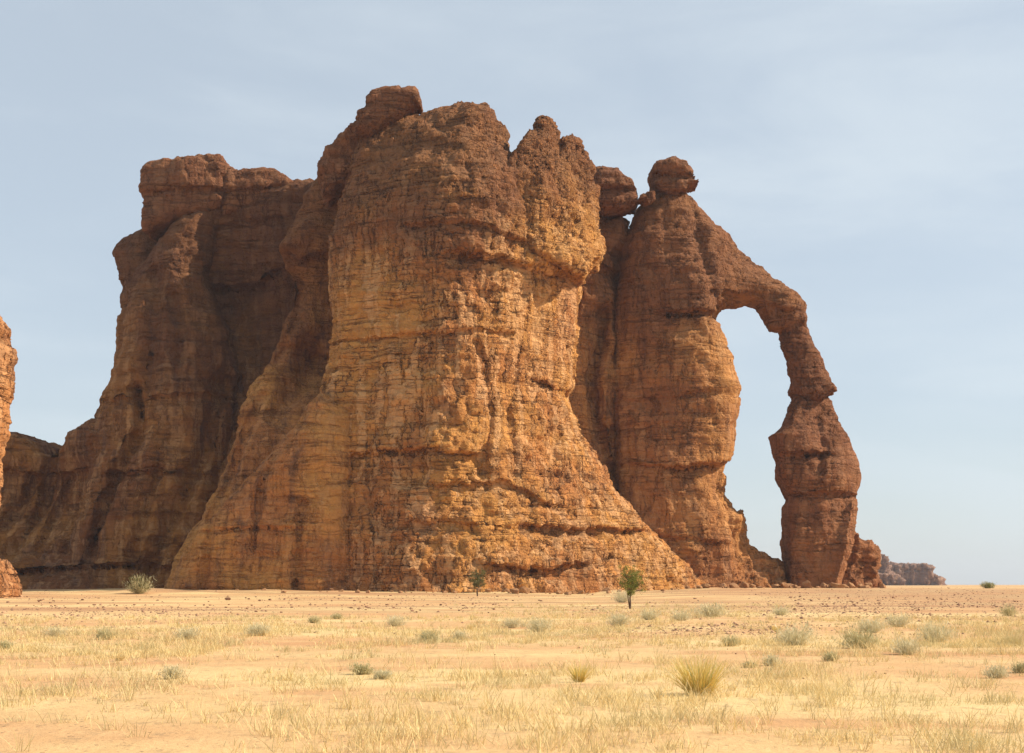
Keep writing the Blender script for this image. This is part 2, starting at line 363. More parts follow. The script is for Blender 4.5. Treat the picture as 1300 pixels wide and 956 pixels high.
# wall and boulder between buttress and arch
recess = empty('rock_wall', (28, 345, 0), 'narrow shadowed rock wall with vertical clefts between the central buttress and the arch tower', 'rock wall')
rock('wall', M['arch'], recess, [[(700,770),(700,420),(722,380),(735,320),(748,280),(758,268),(790,266),(803,272),(808,310),(815,770)]],
     [(720,400,338),(750,350,339),(780,350,343),(805,350,344),(730,600,334),(780,600,338),(810,600,340),(740,750,332),(800,750,336),(775,280,343)],
     375, D=342, R=6, lump=1.2, seed=61, rib=.8,
     grooves=[([(768,395),(762,440),(750,480),(758,540),(775,600)],1.3,5),([(789,320),(790,450),(786,600),(790,700)],1.8,5)],
     ledges=[([(745,335),(800,345)],2.5,1.8)])
crown_rock('wedged_boulder', [(748,266),(754,218),(768,215),(783,216),(790,228),(805,238),(812,250),(808,261),(790,268),(765,272)], 338, 343, 14, 'rounded dark boulder jammed between the twin spires and the arch tower', lump=.7, strata=.5, seed=52, vox=.35, ledges=[([(752,246),(808,246)],1.0,1.2)])

# ============================================================ THE ARCH
arch = empty('rock_arch', (62, 345, 1.0), 'tall slender sandstone arch on the right like an elephant lowering its trunk', 'rock arch')
T = [(776,770),(781,600),(774,480),(777,400),(785,340),(790,306),(803,280),(814,256),(824,246),(834,238),(850,234),(872,234),(882,242),(895,260),(912,279),(932,297),(952,316),(972,331),(1002,354),(1021,362),(1029,380),(1031,402),(1027,412),(1006,416),(986,414),(978,398),(966,386),(946,381),(928,384),(915,393),(913,405),(924,430),(932,460),(941,492),(940,522),(934,560),(922,592),(908,606),(916,640),(930,690),(945,770)]
rock('tower', M['arch'], arch, [T],
     [(790,750,333),(850,750,330),(920,750,334),(790,600,337),(850,600,333),(925,590,335),(790,450,341),(850,450,336),(930,480,337),(850,350,338),(900,360,337),(900,420,337),(950,370,343),(1010,385,345),(1010,405,345),(850,260,342),(880,280,342),(800,320,342),(940,320,345),(980,355,345)],
     [(790,750,370),(930,750,362),(790,400,368),(930,450,360),(850,260,358),(950,370,357),(1010,390,359)], D=341, Dt=346, R=5.5, lump=1.0, seed=71, chunk=.25, vox=.38,
     grooves=[([(913,405),(870,405)],.8,1.0),([(880,260),(890,330),(910,400)],1.5,1.2)],
     ledges=[([(850,404),(915,402)],2.5,2.0),([(940,378),(1000,392)],2.5,1.2),([(800,512),(880,505)],2,1.0),([(860,598),(925,590)],3,2.6),([(780,590),(860,598)],2,.9),([(800,680),(900,690)],1.5,.8)])
rock('arch_foot', M['arch'], arch, [[(850,770),(862,640),(880,612),(905,600),(914,608),(920,630),(929,634),(936,650),(946,646),(950,658),(953,672),(951,688),(962,698),(975,702),(985,708),(1000,708),(1010,770)]],
     [(860,740,333),(900,640,338),(940,665,341),(960,715,343),(1000,730,344),(900,750,332),(960,750,339)], 358, D=343, R=2.5, lump=1.3, seed=73, chunk=.5, vox=.38, rib=1.4)
rock('upper_pillar', M['pillar'], arch, [[(993,404),(1020,404),(1022,414),(1028,422),(1036,438),(1046,456),(1048,466),(1056,482),(1060,499),(1050,503),(1045,512),(1020,512),(1012,503),(1006,498),(1004,474),(996,446),(990,428)]],
     [(1005,430,347),(1030,480,346),(1015,500,346)], [(1005,430,357),(1030,480,358),(1015,500,358)], D=350, R=3.0, lump=.5, seed=75, chunk=.2, vox=.33, zmin=30, strata=.3)
rock('lower_pillar', M['pillar'], arch, [[(1010,500),(1052,498),(1062,506),(1068,522),(1078,548),(1088,575),(1095,602),(1093,635),(1088,662),(1083,690),(1072,712),(1066,735),(1062,770),(994,770),(998,715),(997,655),(1001,634),(991,618),(987,600),(988,586),(984,580),(981,568),(979,552),(992,540),(1000,522),(1005,508)]],
     [(1030,505,348),(1040,530,347),(995,558,341),(1020,560,341),(1032,560,345),(1060,560,345),(1000,600,343),(1050,600,342),(1085,620,348),(1010,700,343),(1060,700,342),(1010,750,341),(1060,750,342)],
     [(1030,505,357),(1000,560,356),(1080,600,360),(1010,740,360),(1060,740,360)], D=349, R=3.0, lump=.5, seed=77, chunk=.2, vox=.36, strata=.3,
     grooves=[([(1034,535),(1042,570),(1034,600)],1.0,1.3),([(1078,640),(1066,690),(1052,740)],1.0,-1.8)],
     ledges=[([(984,580),(1035,579)],1.5,2.2),([(994,630),(1045,629),(1092,629)],1.5,1.6)])
rock('side_crag', M['pillar'], arch, [[(1050,770),(1060,715),(1074,690),(1086,676),(1098,686),(1108,694),(1116,706),(1120,722),(1124,770)]],
     [(1070,740,348),(1090,700,351),(1115,730,352)], 372, D=354, R=3.5, lump=1.2, seed=79, chunk=.5, vox=.4)
crown_rock('head_boulder', [(829,242),(826,232),(827,216),(833,209),(845,206),(859,207),(871,213),(878,221),(881,228),(889,230),(888,236),(876,239),(870,248),(850,250),(836,249)], 341, 346, 13, 'rounded brown boulder balanced like a head on top of the arch tower', lump=.5, strata=.8, seed=54, vox=.3, ledges=[([(828,228),(886,230)],.9,1.3)])
crown_rock('rock_slab', [(808,256),(812,246),(822,243),(832,245),(834,254),(822,258)], 338, 340, 7, 'small tan flat slab lying left of the balanced head boulder', 'rock slab', R=2, lump=.5, seed=56, vox=.3)

# ============================================================ LEFT CLIFF
cliff = empty('rock_cliff', (-80, 360, .5), 'dark shadowed sandstone cliff on the left with a square summit block and diagonal gullies', 'cliff')
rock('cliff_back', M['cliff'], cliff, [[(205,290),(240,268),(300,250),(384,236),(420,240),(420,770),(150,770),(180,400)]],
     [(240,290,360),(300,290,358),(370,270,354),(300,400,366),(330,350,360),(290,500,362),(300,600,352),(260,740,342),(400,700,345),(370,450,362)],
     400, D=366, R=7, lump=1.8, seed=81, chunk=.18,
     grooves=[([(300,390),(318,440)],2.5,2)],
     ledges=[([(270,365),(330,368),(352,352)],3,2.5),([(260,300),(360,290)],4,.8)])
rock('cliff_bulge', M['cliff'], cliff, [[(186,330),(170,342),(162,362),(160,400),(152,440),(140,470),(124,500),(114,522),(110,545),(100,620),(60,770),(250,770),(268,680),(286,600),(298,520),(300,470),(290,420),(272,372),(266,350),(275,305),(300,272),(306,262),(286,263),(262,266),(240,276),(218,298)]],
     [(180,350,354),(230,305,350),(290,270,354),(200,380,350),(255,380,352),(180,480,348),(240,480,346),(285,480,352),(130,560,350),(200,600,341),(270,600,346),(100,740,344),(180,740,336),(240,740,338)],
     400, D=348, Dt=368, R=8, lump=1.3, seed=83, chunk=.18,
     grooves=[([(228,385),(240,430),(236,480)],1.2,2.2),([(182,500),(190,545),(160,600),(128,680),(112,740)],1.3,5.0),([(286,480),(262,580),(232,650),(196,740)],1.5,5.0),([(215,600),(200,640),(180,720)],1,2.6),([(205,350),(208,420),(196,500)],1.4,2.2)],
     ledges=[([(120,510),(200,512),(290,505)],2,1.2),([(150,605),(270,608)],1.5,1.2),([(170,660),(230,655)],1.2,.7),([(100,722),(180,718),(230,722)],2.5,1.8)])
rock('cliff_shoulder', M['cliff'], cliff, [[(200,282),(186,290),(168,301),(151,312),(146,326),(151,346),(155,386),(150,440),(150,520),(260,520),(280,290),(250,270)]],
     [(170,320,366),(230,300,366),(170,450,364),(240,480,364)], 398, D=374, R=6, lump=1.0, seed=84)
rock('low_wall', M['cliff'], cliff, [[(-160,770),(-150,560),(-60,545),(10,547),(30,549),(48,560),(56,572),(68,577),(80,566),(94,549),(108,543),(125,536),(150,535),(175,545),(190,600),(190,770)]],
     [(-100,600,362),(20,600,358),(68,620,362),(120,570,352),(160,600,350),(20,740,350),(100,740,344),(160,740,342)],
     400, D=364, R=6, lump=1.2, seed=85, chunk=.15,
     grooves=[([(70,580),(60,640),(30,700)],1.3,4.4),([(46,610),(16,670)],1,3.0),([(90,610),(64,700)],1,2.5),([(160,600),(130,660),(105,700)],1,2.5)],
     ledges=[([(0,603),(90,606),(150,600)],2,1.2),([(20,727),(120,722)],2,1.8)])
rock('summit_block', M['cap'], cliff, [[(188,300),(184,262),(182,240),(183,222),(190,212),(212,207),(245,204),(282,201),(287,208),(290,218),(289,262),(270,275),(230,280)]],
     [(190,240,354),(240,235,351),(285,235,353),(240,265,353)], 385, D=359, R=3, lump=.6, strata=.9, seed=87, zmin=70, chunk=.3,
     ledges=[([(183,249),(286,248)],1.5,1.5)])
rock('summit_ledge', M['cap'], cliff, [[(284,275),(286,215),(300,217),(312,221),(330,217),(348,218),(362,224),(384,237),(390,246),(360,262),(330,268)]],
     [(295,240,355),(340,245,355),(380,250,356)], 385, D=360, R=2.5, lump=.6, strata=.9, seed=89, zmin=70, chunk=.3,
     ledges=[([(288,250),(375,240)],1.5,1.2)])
# near tower cut by the left edge
tag(rock('fallen_boulder', M['left'], None, [[(-70,765),(-62,735),(-40,714),(-12,708),(4,713),(14,724),(19,742),(21,765)]], [(-50,740,228),(-10,730,226),(10,745,230)], 243, D=236, R=4, lump=.6, seed=98, vox=.35), 'rounded pale brown boulder at the foot of the rock tower on the left edge', 'boulder')
ltower = rock('rock_tower', M['left'], None, [[(-230,770),(-220,420),(-120,370),(-40,368),(-10,382,258),(2,398,258),(10,420,258),(18,444,258),(20,478,258),(15,520,258),(8,570,258),(4,610,258),(2,640,258),(-6,690,258),(6,712,258),(14,728,258),(18,770,258)]],
     [(-180,750,242),(-60,750,238),(10,750,244),(-180,450,248),(-60,450,240),(10,470,246),(-100,600,240)], 264, D=246, R=8, lump=1.0, seed=95, chunk=.2, vox=.38,
     ledges=[([(-60,715),(0,640)],3,2)])
tag(ltower, 'bright orange rock tower cut off by the left edge of the picture', 'rock tower')
# distant mesa
far = empty('mesa', (430, 1500, 1), 'small hazy purple mesa far off on the horizon right of the arch', 'mesa')
def mesa(nm, ring, y, D, seed):
    rock(nm, M['far'], far, [ring], [(p[0], p[1], y) for p in (ring[0], ring[2], ring[-2])], y+160, D=D, R=10, vox=1.6, lump=9, lumps=26, strata=3.0, rib=9, seed=seed, sub=0, zmin=-6)
mesa('near_bluff', [(1070,750),(1085,690),(1112,694),(1120,706),(1126,712),(1130,724),(1140,731),(1147,750)], 1500, 1510, 101)
mesa('far_bluff', [(1110,750),(1124,716),(1136,714),(1142,719),(1154,715),(1164,717),(1172,716),(1184,717),(1188,728),(1194,736),(1199,750)], 1750, 1760, 103)

# ============================================================ GROUND
def ground_mat():
    t = NT('desert_sand'); P = t.pos()
    flat = t.vmul(P, (1, .55, 0)); wide = t.vmul(P, (.35, .6, 0))
    n1 = t.noise(wide, .09, 4, .6); n2 = t.noise(flat, .5, 5, .65); n3 = t.noise(P, 6, 4, .7); n4 = t.noise(P, 40, 3, .7)
    sand = (.60, .365, .172); straw = (.69, .50, .24); grav = (.33, .165, .085); red = (.54, .29, .135)
    col = t.mix(t.mapr(n1, .40, .60), sand, straw)
    col = t.mix(t.math('MULTIPLY', t.mapr(t.noise(wide, .21, 4, .6), .50, .64), .8), col, red)
    sep = t.n('ShaderNodeSeparateXYZ'); t.l(P, sep.inputs[0]); X, Y = sep.outputs[0], sep.outputs[1]
    far_ = t.mapr(Y, 90, 130)
    gm = t.math('MULTIPLY', t.mapr(t.noise(t.vmul(P, (.22, 1, 0)), .055, 5, .65), .47, .60), far_)
    # the dark gravel flat on the right
    rb = t.math('MULTIPLY', t.mapr(X, 18, 60), t.math('MULTIPLY', t.mapr(Y, 105, 135), t.mapr(Y, 345, 270)))
    gm = t.math('MAXIMUM', gm, t.math('MULTIPLY', rb, t.mapr(n1, .33, .50)))
    st = t.mapr(n3, .40, .62)
    col = t.mix(t.math('MULTIPLY', gm, t.math('MULTIPLY_ADD', st, .5, .35)), col, grav)
    col = t.mix(t.mapr(n2, .35, .65, 0, .35), col, t.mix(1.0, col, (.80, .72, .64), 'MULTIPLY'))
    col = t.mix(t.mapr(n3, .3, .7, 0, .30), col, t.mix(1.0, col, (.78, .70, .62), 'MULTIPLY'))
    v = t.vor(P, 5.0, 'F1', 1.0); peb = t.mapr(v.outputs['Distance'], .10, .20, 1, 0)
    peb = t.math('MULTIPLY', peb, t.mapr(t.noise(flat, .8, 3, .6), .44, .56))
    lit = t.mapr(t.noise(t.vmul(P, (1, .6, 0)), 1.7, 6, .75), .52, .66)
    col = t.mix(t.math('MULTIPLY', lit, .65), col, (.34, .22, .11))
    col = t.mix(t.math('MULTIPLY', peb, .7), col, (.26, .13, .07))
    t.l(col, t.b.inputs['Base Color'])
    h = t.math('ADD', t.math('MULTIPLY', n3, .05), t.math('MULTIPLY', n4, .012)); h = t.math('ADD', h, t.math('MULTIPLY', n2, .10))
    h = t.math('ADD', h, t.math('MULTIPLY', peb, .03))
    b = t.n('ShaderNodeBump'); b.inputs['Distance'].default_value = 1.0; b.inputs['Strength'].default_value = .8
    t.l(h, b.inputs['Height']); t.l(b.outputs[0], t.b.inputs['Normal']); return t.m
# sheet: fine near the camera, coarse to the horizon
yy = np.concatenate([np.arange(-40, 8, 4.0), np.arange(8, 60, .35), np.arange(60, 140, .8), np.arange(140, 460, 3.0), np.geomspace(460, 9000, 60)])
uu = np.concatenate([np.linspace(-1, -.06, 60)**3*9000, np.linspace(-1.9, 1.9, 10)[1:-1], np.linspace(.06, 1, 60)**3*9000])
uu = np.unique(np.concatenate([np.sign(uu)*np.abs(uu), np.arange(-22, 22, .4), np.arange(-120, 120, 2.0)]))
GX, GY = np.meshgrid(uu, yy, indexing='ij'); GZ = ground(GX, GY)
V = np.stack([GX.ravel(), GY.ravel(), GZ.ravel()], 1); nX, nY = GX.shape
ii = (np.arange(nX-1)[:, None]*nY+np.arange(nY-1)[None]).ravel()
tag(mesh_obj('ground', V, np.stack([ii, ii+nY, ii+nY+1, ii+1], 1), ground_mat(), None, True), kind='structure')

# ============================================================ VEGETATION
def leaf_mat(name, c1, c2, c3=None, trans=.25, patch=None):
    t = NT(name); g = t.n('ShaderNodeNewGeometry'); r = g.outputs['Random Per Island']
    col = t.mix(r, c1, c2)
    if c3: col = t.mix(t.mapr(t.math('FRACT', t.math('MULTIPLY', r, 7.31)), .7, .85), col, c3)
    if patch:
        P = t.pos(); col = t.mix(t.mapr(t.noise(t.vmul(P, (.5, .35, 0)), .35, 4, .65), .48, .64, 0, .75), col, patch)
    t.l(col, t.b.inputs['Base Color']); t.b.inputs['Roughness'].default_value = .7
    tr = t.n('ShaderNodeBsdfTranslucent'); t.l(col, tr.inputs[0])
    mx = t.n('ShaderNodeMixShader'); mx.inputs[0].default_value = trans
    t.l(t.b.outputs[0], mx.inputs[1]); t.l(tr.outputs[0], mx.inputs[2]); t.l(mx.outputs[0], t.out.inputs[0])
    return t.m
M['dry'] = leaf_mat('dry_grass', (.80,.63,.31), (.70,.52,.24), (.50,.40,.20), patch=(.54,.46,.24))
M['yel'] = leaf_mat('yellow_grass', (.76,.56,.16), (.66,.48,.15), (.46,.42,.15))
M['grey'] = leaf_mat('grey_green_twigs', (.66,.58,.36), (.54,.48,.30), (.74,.64,.40))
M['olive'] = leaf_mat('olive_twigs', (.40,.36,.18), (.54,.47,.26), (.64,.54,.30))
M['leaf'] = leaf_mat('acacia_leaves', (.12,.15,.025), (.20,.21,.04), (.32,.29,.08))
M['leaf2'] = leaf_mat('sparse_acacia_leaves', (.14,.14,.05), (.22,.18,.07), (.10,.11,.035))
t = NT('bark'); t.l(t.mix(t.noise(t.pos(), 9, 4, .6), (.07,.045,.03), (.16,.10,.065)), t.b.inputs['Base Color']); M['bark'] = t.m
t = NT('dark_stone'); P = t.pos(); t.l(t.mix(t.noise(P, 1.7, 4, .6), (.12,.06,.04), (.34,.18,.10)), t.b.inputs['Base Color']); M['stone'] = t.m
t = NT('sandstone_block'); P = t.pos(); t.l(t.mix(t.noise(P, .8, 5, .65), (.46,.25,.11), (.27,.125,.06)), t.b.inputs['Base Color'])
b = t.n('ShaderNodeBump'); b.inputs['Distance'].default_value = .4; t.l(t.noise(P, 1.6, 6, .7), b.inputs['Height']); t.l(b.outputs[0], t.b.inputs['Normal']); M['block'] = t.m

def blades(base, az, tilt, L, w, curve=.35):
    """curved blades as two stacked quads->a tapering strip: base (n,3)"""
    n = len(base); dx, dy = np.cos(az), np.sin(az)
    def pt(s):
        r = L*(np.sin(tilt)*s+curve*s*s*.5); z = L*(np.cos(tilt)*s-curve*.35*s*s)
        return base+np.stack([dx*r, dy*r, z], 1)
    a2 = az+rng.uniform(-1.5, 1.5, n)+math.pi/2; sd = np.stack([np.cos(a2), np.sin(a2), 0*a2], 1)
    p0, p1, p2 = pt(0), pt(.55), pt(1.0)
    V = np.stack([p0-sd*w[:, None]*.5, p0+sd*w[:, None]*.5, p1+sd*w[:, None]*.42, p1-sd*w[:, None]*.42, p2+sd*w[:, None]*.12, p2-sd*w[:, None]*.12], 1).reshape(-1, 3)
    k = np.arange(n)*6
    Fq = np.concatenate([np.stack([k, k+1, k+2, k+3], 1), np.stack([k+3, k+2, k+4, k+5], 1)])
    return V, Fq
# ground cover of dry grass (uncountable)
NB = 620000
py = HY+np.concatenate([rng.uniform(22, 225, int(NB*.55)), 22+203*rng.beta(1.2, 2.4, int(NB*.45))])
tx = rng.uniform(-60, 1360, NB)
ntuft = NB//16
cpy = HY+np.where(rng.random(ntuft) < .5, rng.uniform(24, 225, ntuft), 24+200*rng.beta(1.3, 2.6, ntuft)); cd = F*EYE/(cpy-HY)
cx = (rng.uniform(-60, 1360, ntuft)-CX)/F*cd
m = .5+.5*fbm(cx/7, cd/16, 0.3, 4, 201, .6)
dens = (sstep(.40, .58, m)*.9+.10)*(.12+.88*sstep(-.12, .22, fbm(cx/1.5, cd/2.2, .9, 3, 210, .6)))*1.5*(1+.9*sstep(42, 55, cd))
ppx = CX+cx/cd*F
dens *= np.where(cd > 95, sstep(560, 700, ppx)*sstep(1060, 900, ppx)*sstep(190, 140, cd), 1.0)
dens *= np.where((cd > 62) & (cd < 96), 1.0, 1.0)
dens *= np.interp(cd, [18, 34, 44, 52], [.12, .17, .45, 1.0])
keep = rng.random(ntuft) < dens; cx, cd = cx[keep], cd[keep]; nt = len(cx)
per = 16; ids = np.repeat(np.arange(nt), per)
sp = rng.uniform(.05, .22, nt)[ids]
bx = cx[ids]+rng.normal(0, 1, nt*per)*sp; by = cd[ids]+rng.normal(0, 1, nt*per)*sp
Lh = (rng.gamma(2.2, .075, nt)+.05)[ids]*rng.uniform(.5, 1.2, nt*per)
Vg, Fg = blades(np.stack([bx, by, ground(bx, by)-.01], 1), rng.uniform(0, 6.283, nt*per), np.abs(rng.normal(.35, .3, nt*per)), Lh, rng.uniform(.004, .009, nt*per)*(1+by/38))
tag(mesh_obj('dry_grass', Vg, Fg, M['dry']), 'pale straw coloured dry grass scattered over the sandy plain', 'grass', kind='stuff')

def shrub_mesh(kind, w, h, n, seed):
    global rng
    keep = rng; rng = np.random.default_rng(seed)
    r = w*.5; ba = rng.uniform(0, 6.283, n); br = r*.35*np.sqrt(rng.random(n))
    base = np.stack([np.cos(ba)*br, np.sin(ba)*br, np.zeros(n)-.02], 1)
    if kind == 'tuft':
        az = ba+rng.normal(0, .5, n); til = np.abs(rng.normal(.28, .28, n)); L = h*rng.uniform(.3, 1.15, n); cv = .35
    else:
        az = ba+rng.normal(0, .6, n); til = np.abs(rng.uniform(0, 1.35, n)); L = (np.cos(til)*h+np.sin(til)*r*1.05)*rng.uniform(.55, 1.05, n); cv = .12
    V, Fq = blades(base, az, til, L, rng.uniform(.006, .014, n)*max(1, w), cv)

    if kind != 'tuft':      # twiglets
        k = n*3; q = rng.integers(0, n, k); s = rng.uniform(.35, .95, k)
        tip = base[q]+np.stack([np.cos(az[q])*np.sin(til[q])*L[q]*s, np.sin(az[q])*np.sin(til[q])*L[q]*s, np.cos(til[q])*L[q]*s], 1)
        V2, F2 = blades(tip, rng.uniform(0, 6.283, k), rng.uniform(0, 1.4, k), rng.uniform(.08, .2, k)*(w+h)*.5, rng.uniform(.010, .02, k)*max(1, w), .1)
        F2 = F2+len(V); V = np.concatenate([V, V2]); Fq = np.concatenate([Fq, F2])
    rng = keep
    return V, Fq
SH = [  # px, base py, width px, height px, kind, material, name, label
 (1010,819,52,25,'bush','grey','shrub','wide grey-green shrub on bare sand left of the darkest shrub'),
 (1091,823,54,25,'bush','olive','shrub','broad shrub with the darkest base in the right foreground'),
 (1151,831,38,20,'bush','grey','shrub','round grey shrub just right of and nearer than the darkest shrub'),
 (1106,803,38,16,'bush','grey','shrub','pale low shrub directly behind the darkest shrub'),
 (1140,796,34,15,'bush','grey','shrub','pale shrub furthest back in the cluster behind the darkest shrub'),
 (1187,815,46,24,'bush','grey','shrub','tall loose grey shrub at the right end of the right foreground cluster'),
 (1286,820,46,24,'tuft','dry','grass_tussock','straw yellow grass tussock near the right edge'),
 (1280,782,24,14,'bush','olive','shrub','small dark round shrub standing alone on the gravel near the right edge'),
 (991,781,24,10,'bush','grey','shrub','small low shrub on the sand in front of the arch pillar'),
 (1055,839,20,12,'bush','olive','shrub','small sparse shrub on bare sand below the wide grey-green shrub'),
 (980,845,22,14,'bush','grey','shrub','small wispy shrub on bare sand, nearer and left of the wide grey-green shrub'),
 (1296,854,22,15,'bush','olive','shrub','brownish shrub cut by the right edge of the picture'),
 (1266,861,30,16,'bush','grey','shrub','thin brownish shrub in the near right corner'),
 (985,803,14,12,'tuft','yel','grass_tussock','tiny bright yellow grass tussock left of the wide grey-green shrub'),
 (650,797,27,11,'bush','grey','shrub','low grey shrub left of the hazy grey one in the middle of the plain'),
 (684,802,34,17,'bush','grey','shrub','hazy grey dome shaped shrub in the middle of the plain'),
 (786,795,32,16,'bush','grey','shrub','grey dome shrub nearer than the green tree and left of it'),
 (824,787,25,14,'bush','grey','shrub','grey dome shrub just right of the green tree and nearer'),
 (865,788,26,12,'bush','grey','shrub','third grey shrub in the row running right from the green tree'),
 (902,783,42,13,'bush','grey','shrub','long low grey shrub at the right end of the row beside the green tree'),
 (927,820,24,12,'bush','olive','shrub','small olive shrub behind the big yellow tussock'),
 (790,765,24,16,'bush','grey','shrub','pale shrub growing against the left of the green tree trunk'),
 (952,848,15,9,'bush','olive','shrub','tiny olive shrub right of the big yellow tussock'),
 (546,815,24,17,'bush','olive','shrub','compact dark green shrub in the pale grass of the middle plain'),
 (503,795,28,13,'bush','grey','shrub','soft grey-green shrub behind and left of the compact dark green one'),
 (597,799,16,10,'tuft','dry','grass_tussock','small straw tussock right of the compact dark green shrub'),
 (583,812,20,12,'bush','grey','shrub','small grey-brown shrub just right of the compact dark green shrub'),
 (399,791,18,8,'bush','olive','shrub','flat little olive shrub, left one of two at the edge of the stony ground'),
 (428,786,17,7,'bush','olive','shrub','flat little olive shrub, right one of two at the edge of the stony ground'),
 (460,856,28,14,'bush','olive','shrub','sparse brown-green shrub in the near centre-left foreground'),
 (486,862,24,11,'bush','grey','shrub','low grey shrub right beside the sparse brown-green one in the near foreground'),
 (328,807,36,13,'bush','grey','shrub','low wide grey-green shrub in the greenish band of grass'),
 (71,809,30,12,'bush','grey','shrub','low grey-green shrub far left in the greenish band'),
 (132,812,24,16,'bush','olive','shrub','upright olive shrub in the left part of the greenish band'),
 (238,812,34,14,'bush','grey','shrub','wide olive-grey shrub in the middle of the greenish band'),
 (6,824,18,11,'bush','olive','shrub','small olive shrub touching the left edge of the picture'),
 (218,862,26,18,'bush','grey','shrub','thin brown-grey shrub in the near left foreground'),
 (152,839,20,13,'tuft','dry','grass_tussock','straw tussock standing alone in the near left grass'),
 (735,866,26,30,'tuft','yel','grass_tussock','tall thin yellow grass tussock left of the big yellow one'),
 (888,882,88,54,'tuft','yel','grass_tussock','big bright yellow grass tussock in the near foreground right of centre'),
]
mats_done = {}
for i, (px, py_, w, h, kd, mt, nm, lb) in enumerate(SH):
    x, y, z = gpos(px, py_); s = y/F; W, H = w*s, h*s
    n = 650 if i == len(SH)-1 else 260
    Vs, Fs = shrub_mesh(kd, W, H, n, 300+i)
    o = mesh_obj(nm, Vs, Fs, M[mt]); o.location = (x, y, z); tag(o, lb, 'grass tussock' if kd == 'tuft' else 'shrub', 'scattered desert shrubs' if kd != 'tuft' else 'grass tussocks')

def tube(pts, rad, seg=7):
    V = []; Fc = []
    for i, (p, r) in enumerate(zip(pts, rad)):
        p = Vector(p); a = Vector(pts[max(i-1, 0)]); b_ = Vector(pts[min(i+1, len(pts)-1)]); d = (b_-a).normalized()
        u = d.cross(Vector((.3, 1, .2))).normalized(); v = d.cross(u)
        for k in range(seg):
            an = 6.2832*k/seg; V.append(tuple(p+(u*math.cos(an)+v*math.sin(an))*r))
        if i: Fc += [((i-1)*seg+k, (i-1)*seg+(k+1) % seg, i*seg+(k+1) % seg, i*seg+k) for k in range(seg)]
    return V, Fc
def tree(px, py_, label, H, crown_r, cz, leafm, nleaf, seed, lean=.1, trunk_r=.12, dens_gap=.5, lsz=.05):
    rs = random.Random(seed); rn = np.random.default_rng(seed)
    x, y, z = gpos(px, py_); root = empty('acacia_tree', (x, y, z-.05), label, 'tree')
    V = []; Fc = []
    def add(pts, rad):
        v, f = tube(pts, rad); o = len(V); V.extend(v); Fc.extend([tuple(a+o for a in q) for q in f])
    tips = []
    top = (lean*H*.35, 0, H*.36)
    add([(0, 0, -.1), (lean*.3, .02, H*.14), (lean*H*.2-.05, 0, H*.26), top], [trunk_r*1.5, trunk_r, trunk_r*.8, trunk_r*.7])
    add([(0, 0, 0), (-.12, .05, H*.14), (-.22, .1, H*.33)], [trunk_r*.9, trunk_r*.6, trunk_r*.4])
    for k in range(11):
        a = rs.uniform(0, 6.283); e = rs.uniform(.1, 1.0); r = crown_r[0]*e; zz = H*cz+crown_r[1]*rs.uniform(-.7, .9)
        tp = (top[0]*.6+math.cos(a)*r, math.sin(a)*r, max(zz, H*.4)); md = (top[0]+math.cos(a)*r*.35, math.sin(a)*r*.35, top[2]+(tp[2]-top[2])*.55)
        st = top if k % 3 else (-.22, .1, H*.33)
        add([st, md, tp], [trunk_r*.45, trunk_r*.25, .012]); tips.append(tp)
        for q in range(3):
            t2 = (tp[0]+rs.uniform(-.4, .4), tp[1]+rs.uniform(-.4, .4), tp[2]+rs.uniform(-.2, .4)); add([md, tuple((np.array(md)+t2)/2+.05), t2], [trunk_r*.15, .012, .006]); tips.append(t2)
    mesh_obj('trunk', V, Fc, M['bark'], root, True)
    tips = np.array(tips); n = nleaf
    # leaf clumps around tips inside an uneven ellipsoid
    nc = 120; ang = rn.uniform(0, 6.283, nc); u = rn.uniform(-1, 1, nc); rr = rn.random(nc)**.45
    cc = np.stack([np.cos(ang)*np.sqrt(1-u*u)*rr*crown_r[0]+top[0]*.6, np.sin(ang)*np.sqrt(1-u*u)*rr*crown_r[0], H*cz+u*rr*crown_r[1]], 1)
    nar = .45+.55*sstep(-1, .35, (cc[:, 2]-H*cz)/crown_r[1]); cc[:, :2] *= nar[:, None]
    cc = np.concatenate([cc, tips[tips[:, 2] > H*.35]]); q = rn.integers(0, len(cc), n)
    wgt = rn.uniform(.4, 1.2, len(cc))[q]
    p = cc[q]+rn.normal(0, .13, (n, 3))*wgt[:, None]
    a = rn.normal(0, 1, (n, 3)); a /= np.linalg.norm(a, axis=1)[:, None]; b_ = np.cross(a, rn.normal(0, 1, (n, 3))); b_ /= np.linalg.norm(b_, axis=1)[:, None]
    s = rn.uniform(.6, 1.3, n)[:, None]*lsz
    Vl = np.stack([p-a*s, p+b_*s*.5, p+a*s, p-b_*s*.5], 1).reshape(-1, 3); k = np.arange(n)*4
    mesh_obj('crown', Vl, np.stack([k, k+1, k+2, k+3], 1), M[leafm], root)
    return root
tree(800, 773, 'small green acacia tree with a crooked dark trunk standing in the pale grass', 4.1, (1.25, 1.45), .66, 'leaf', 6500, 5, lean=.05, trunk_r=.09, lsz=.048)
tree(606, 757, 'thin sparse little tree at the foot of the central buttress', 5.0, (2.0, 1.9), .62, 'leaf2', 6000, 9, lean=.1, trunk_r=.10, lsz=.07)
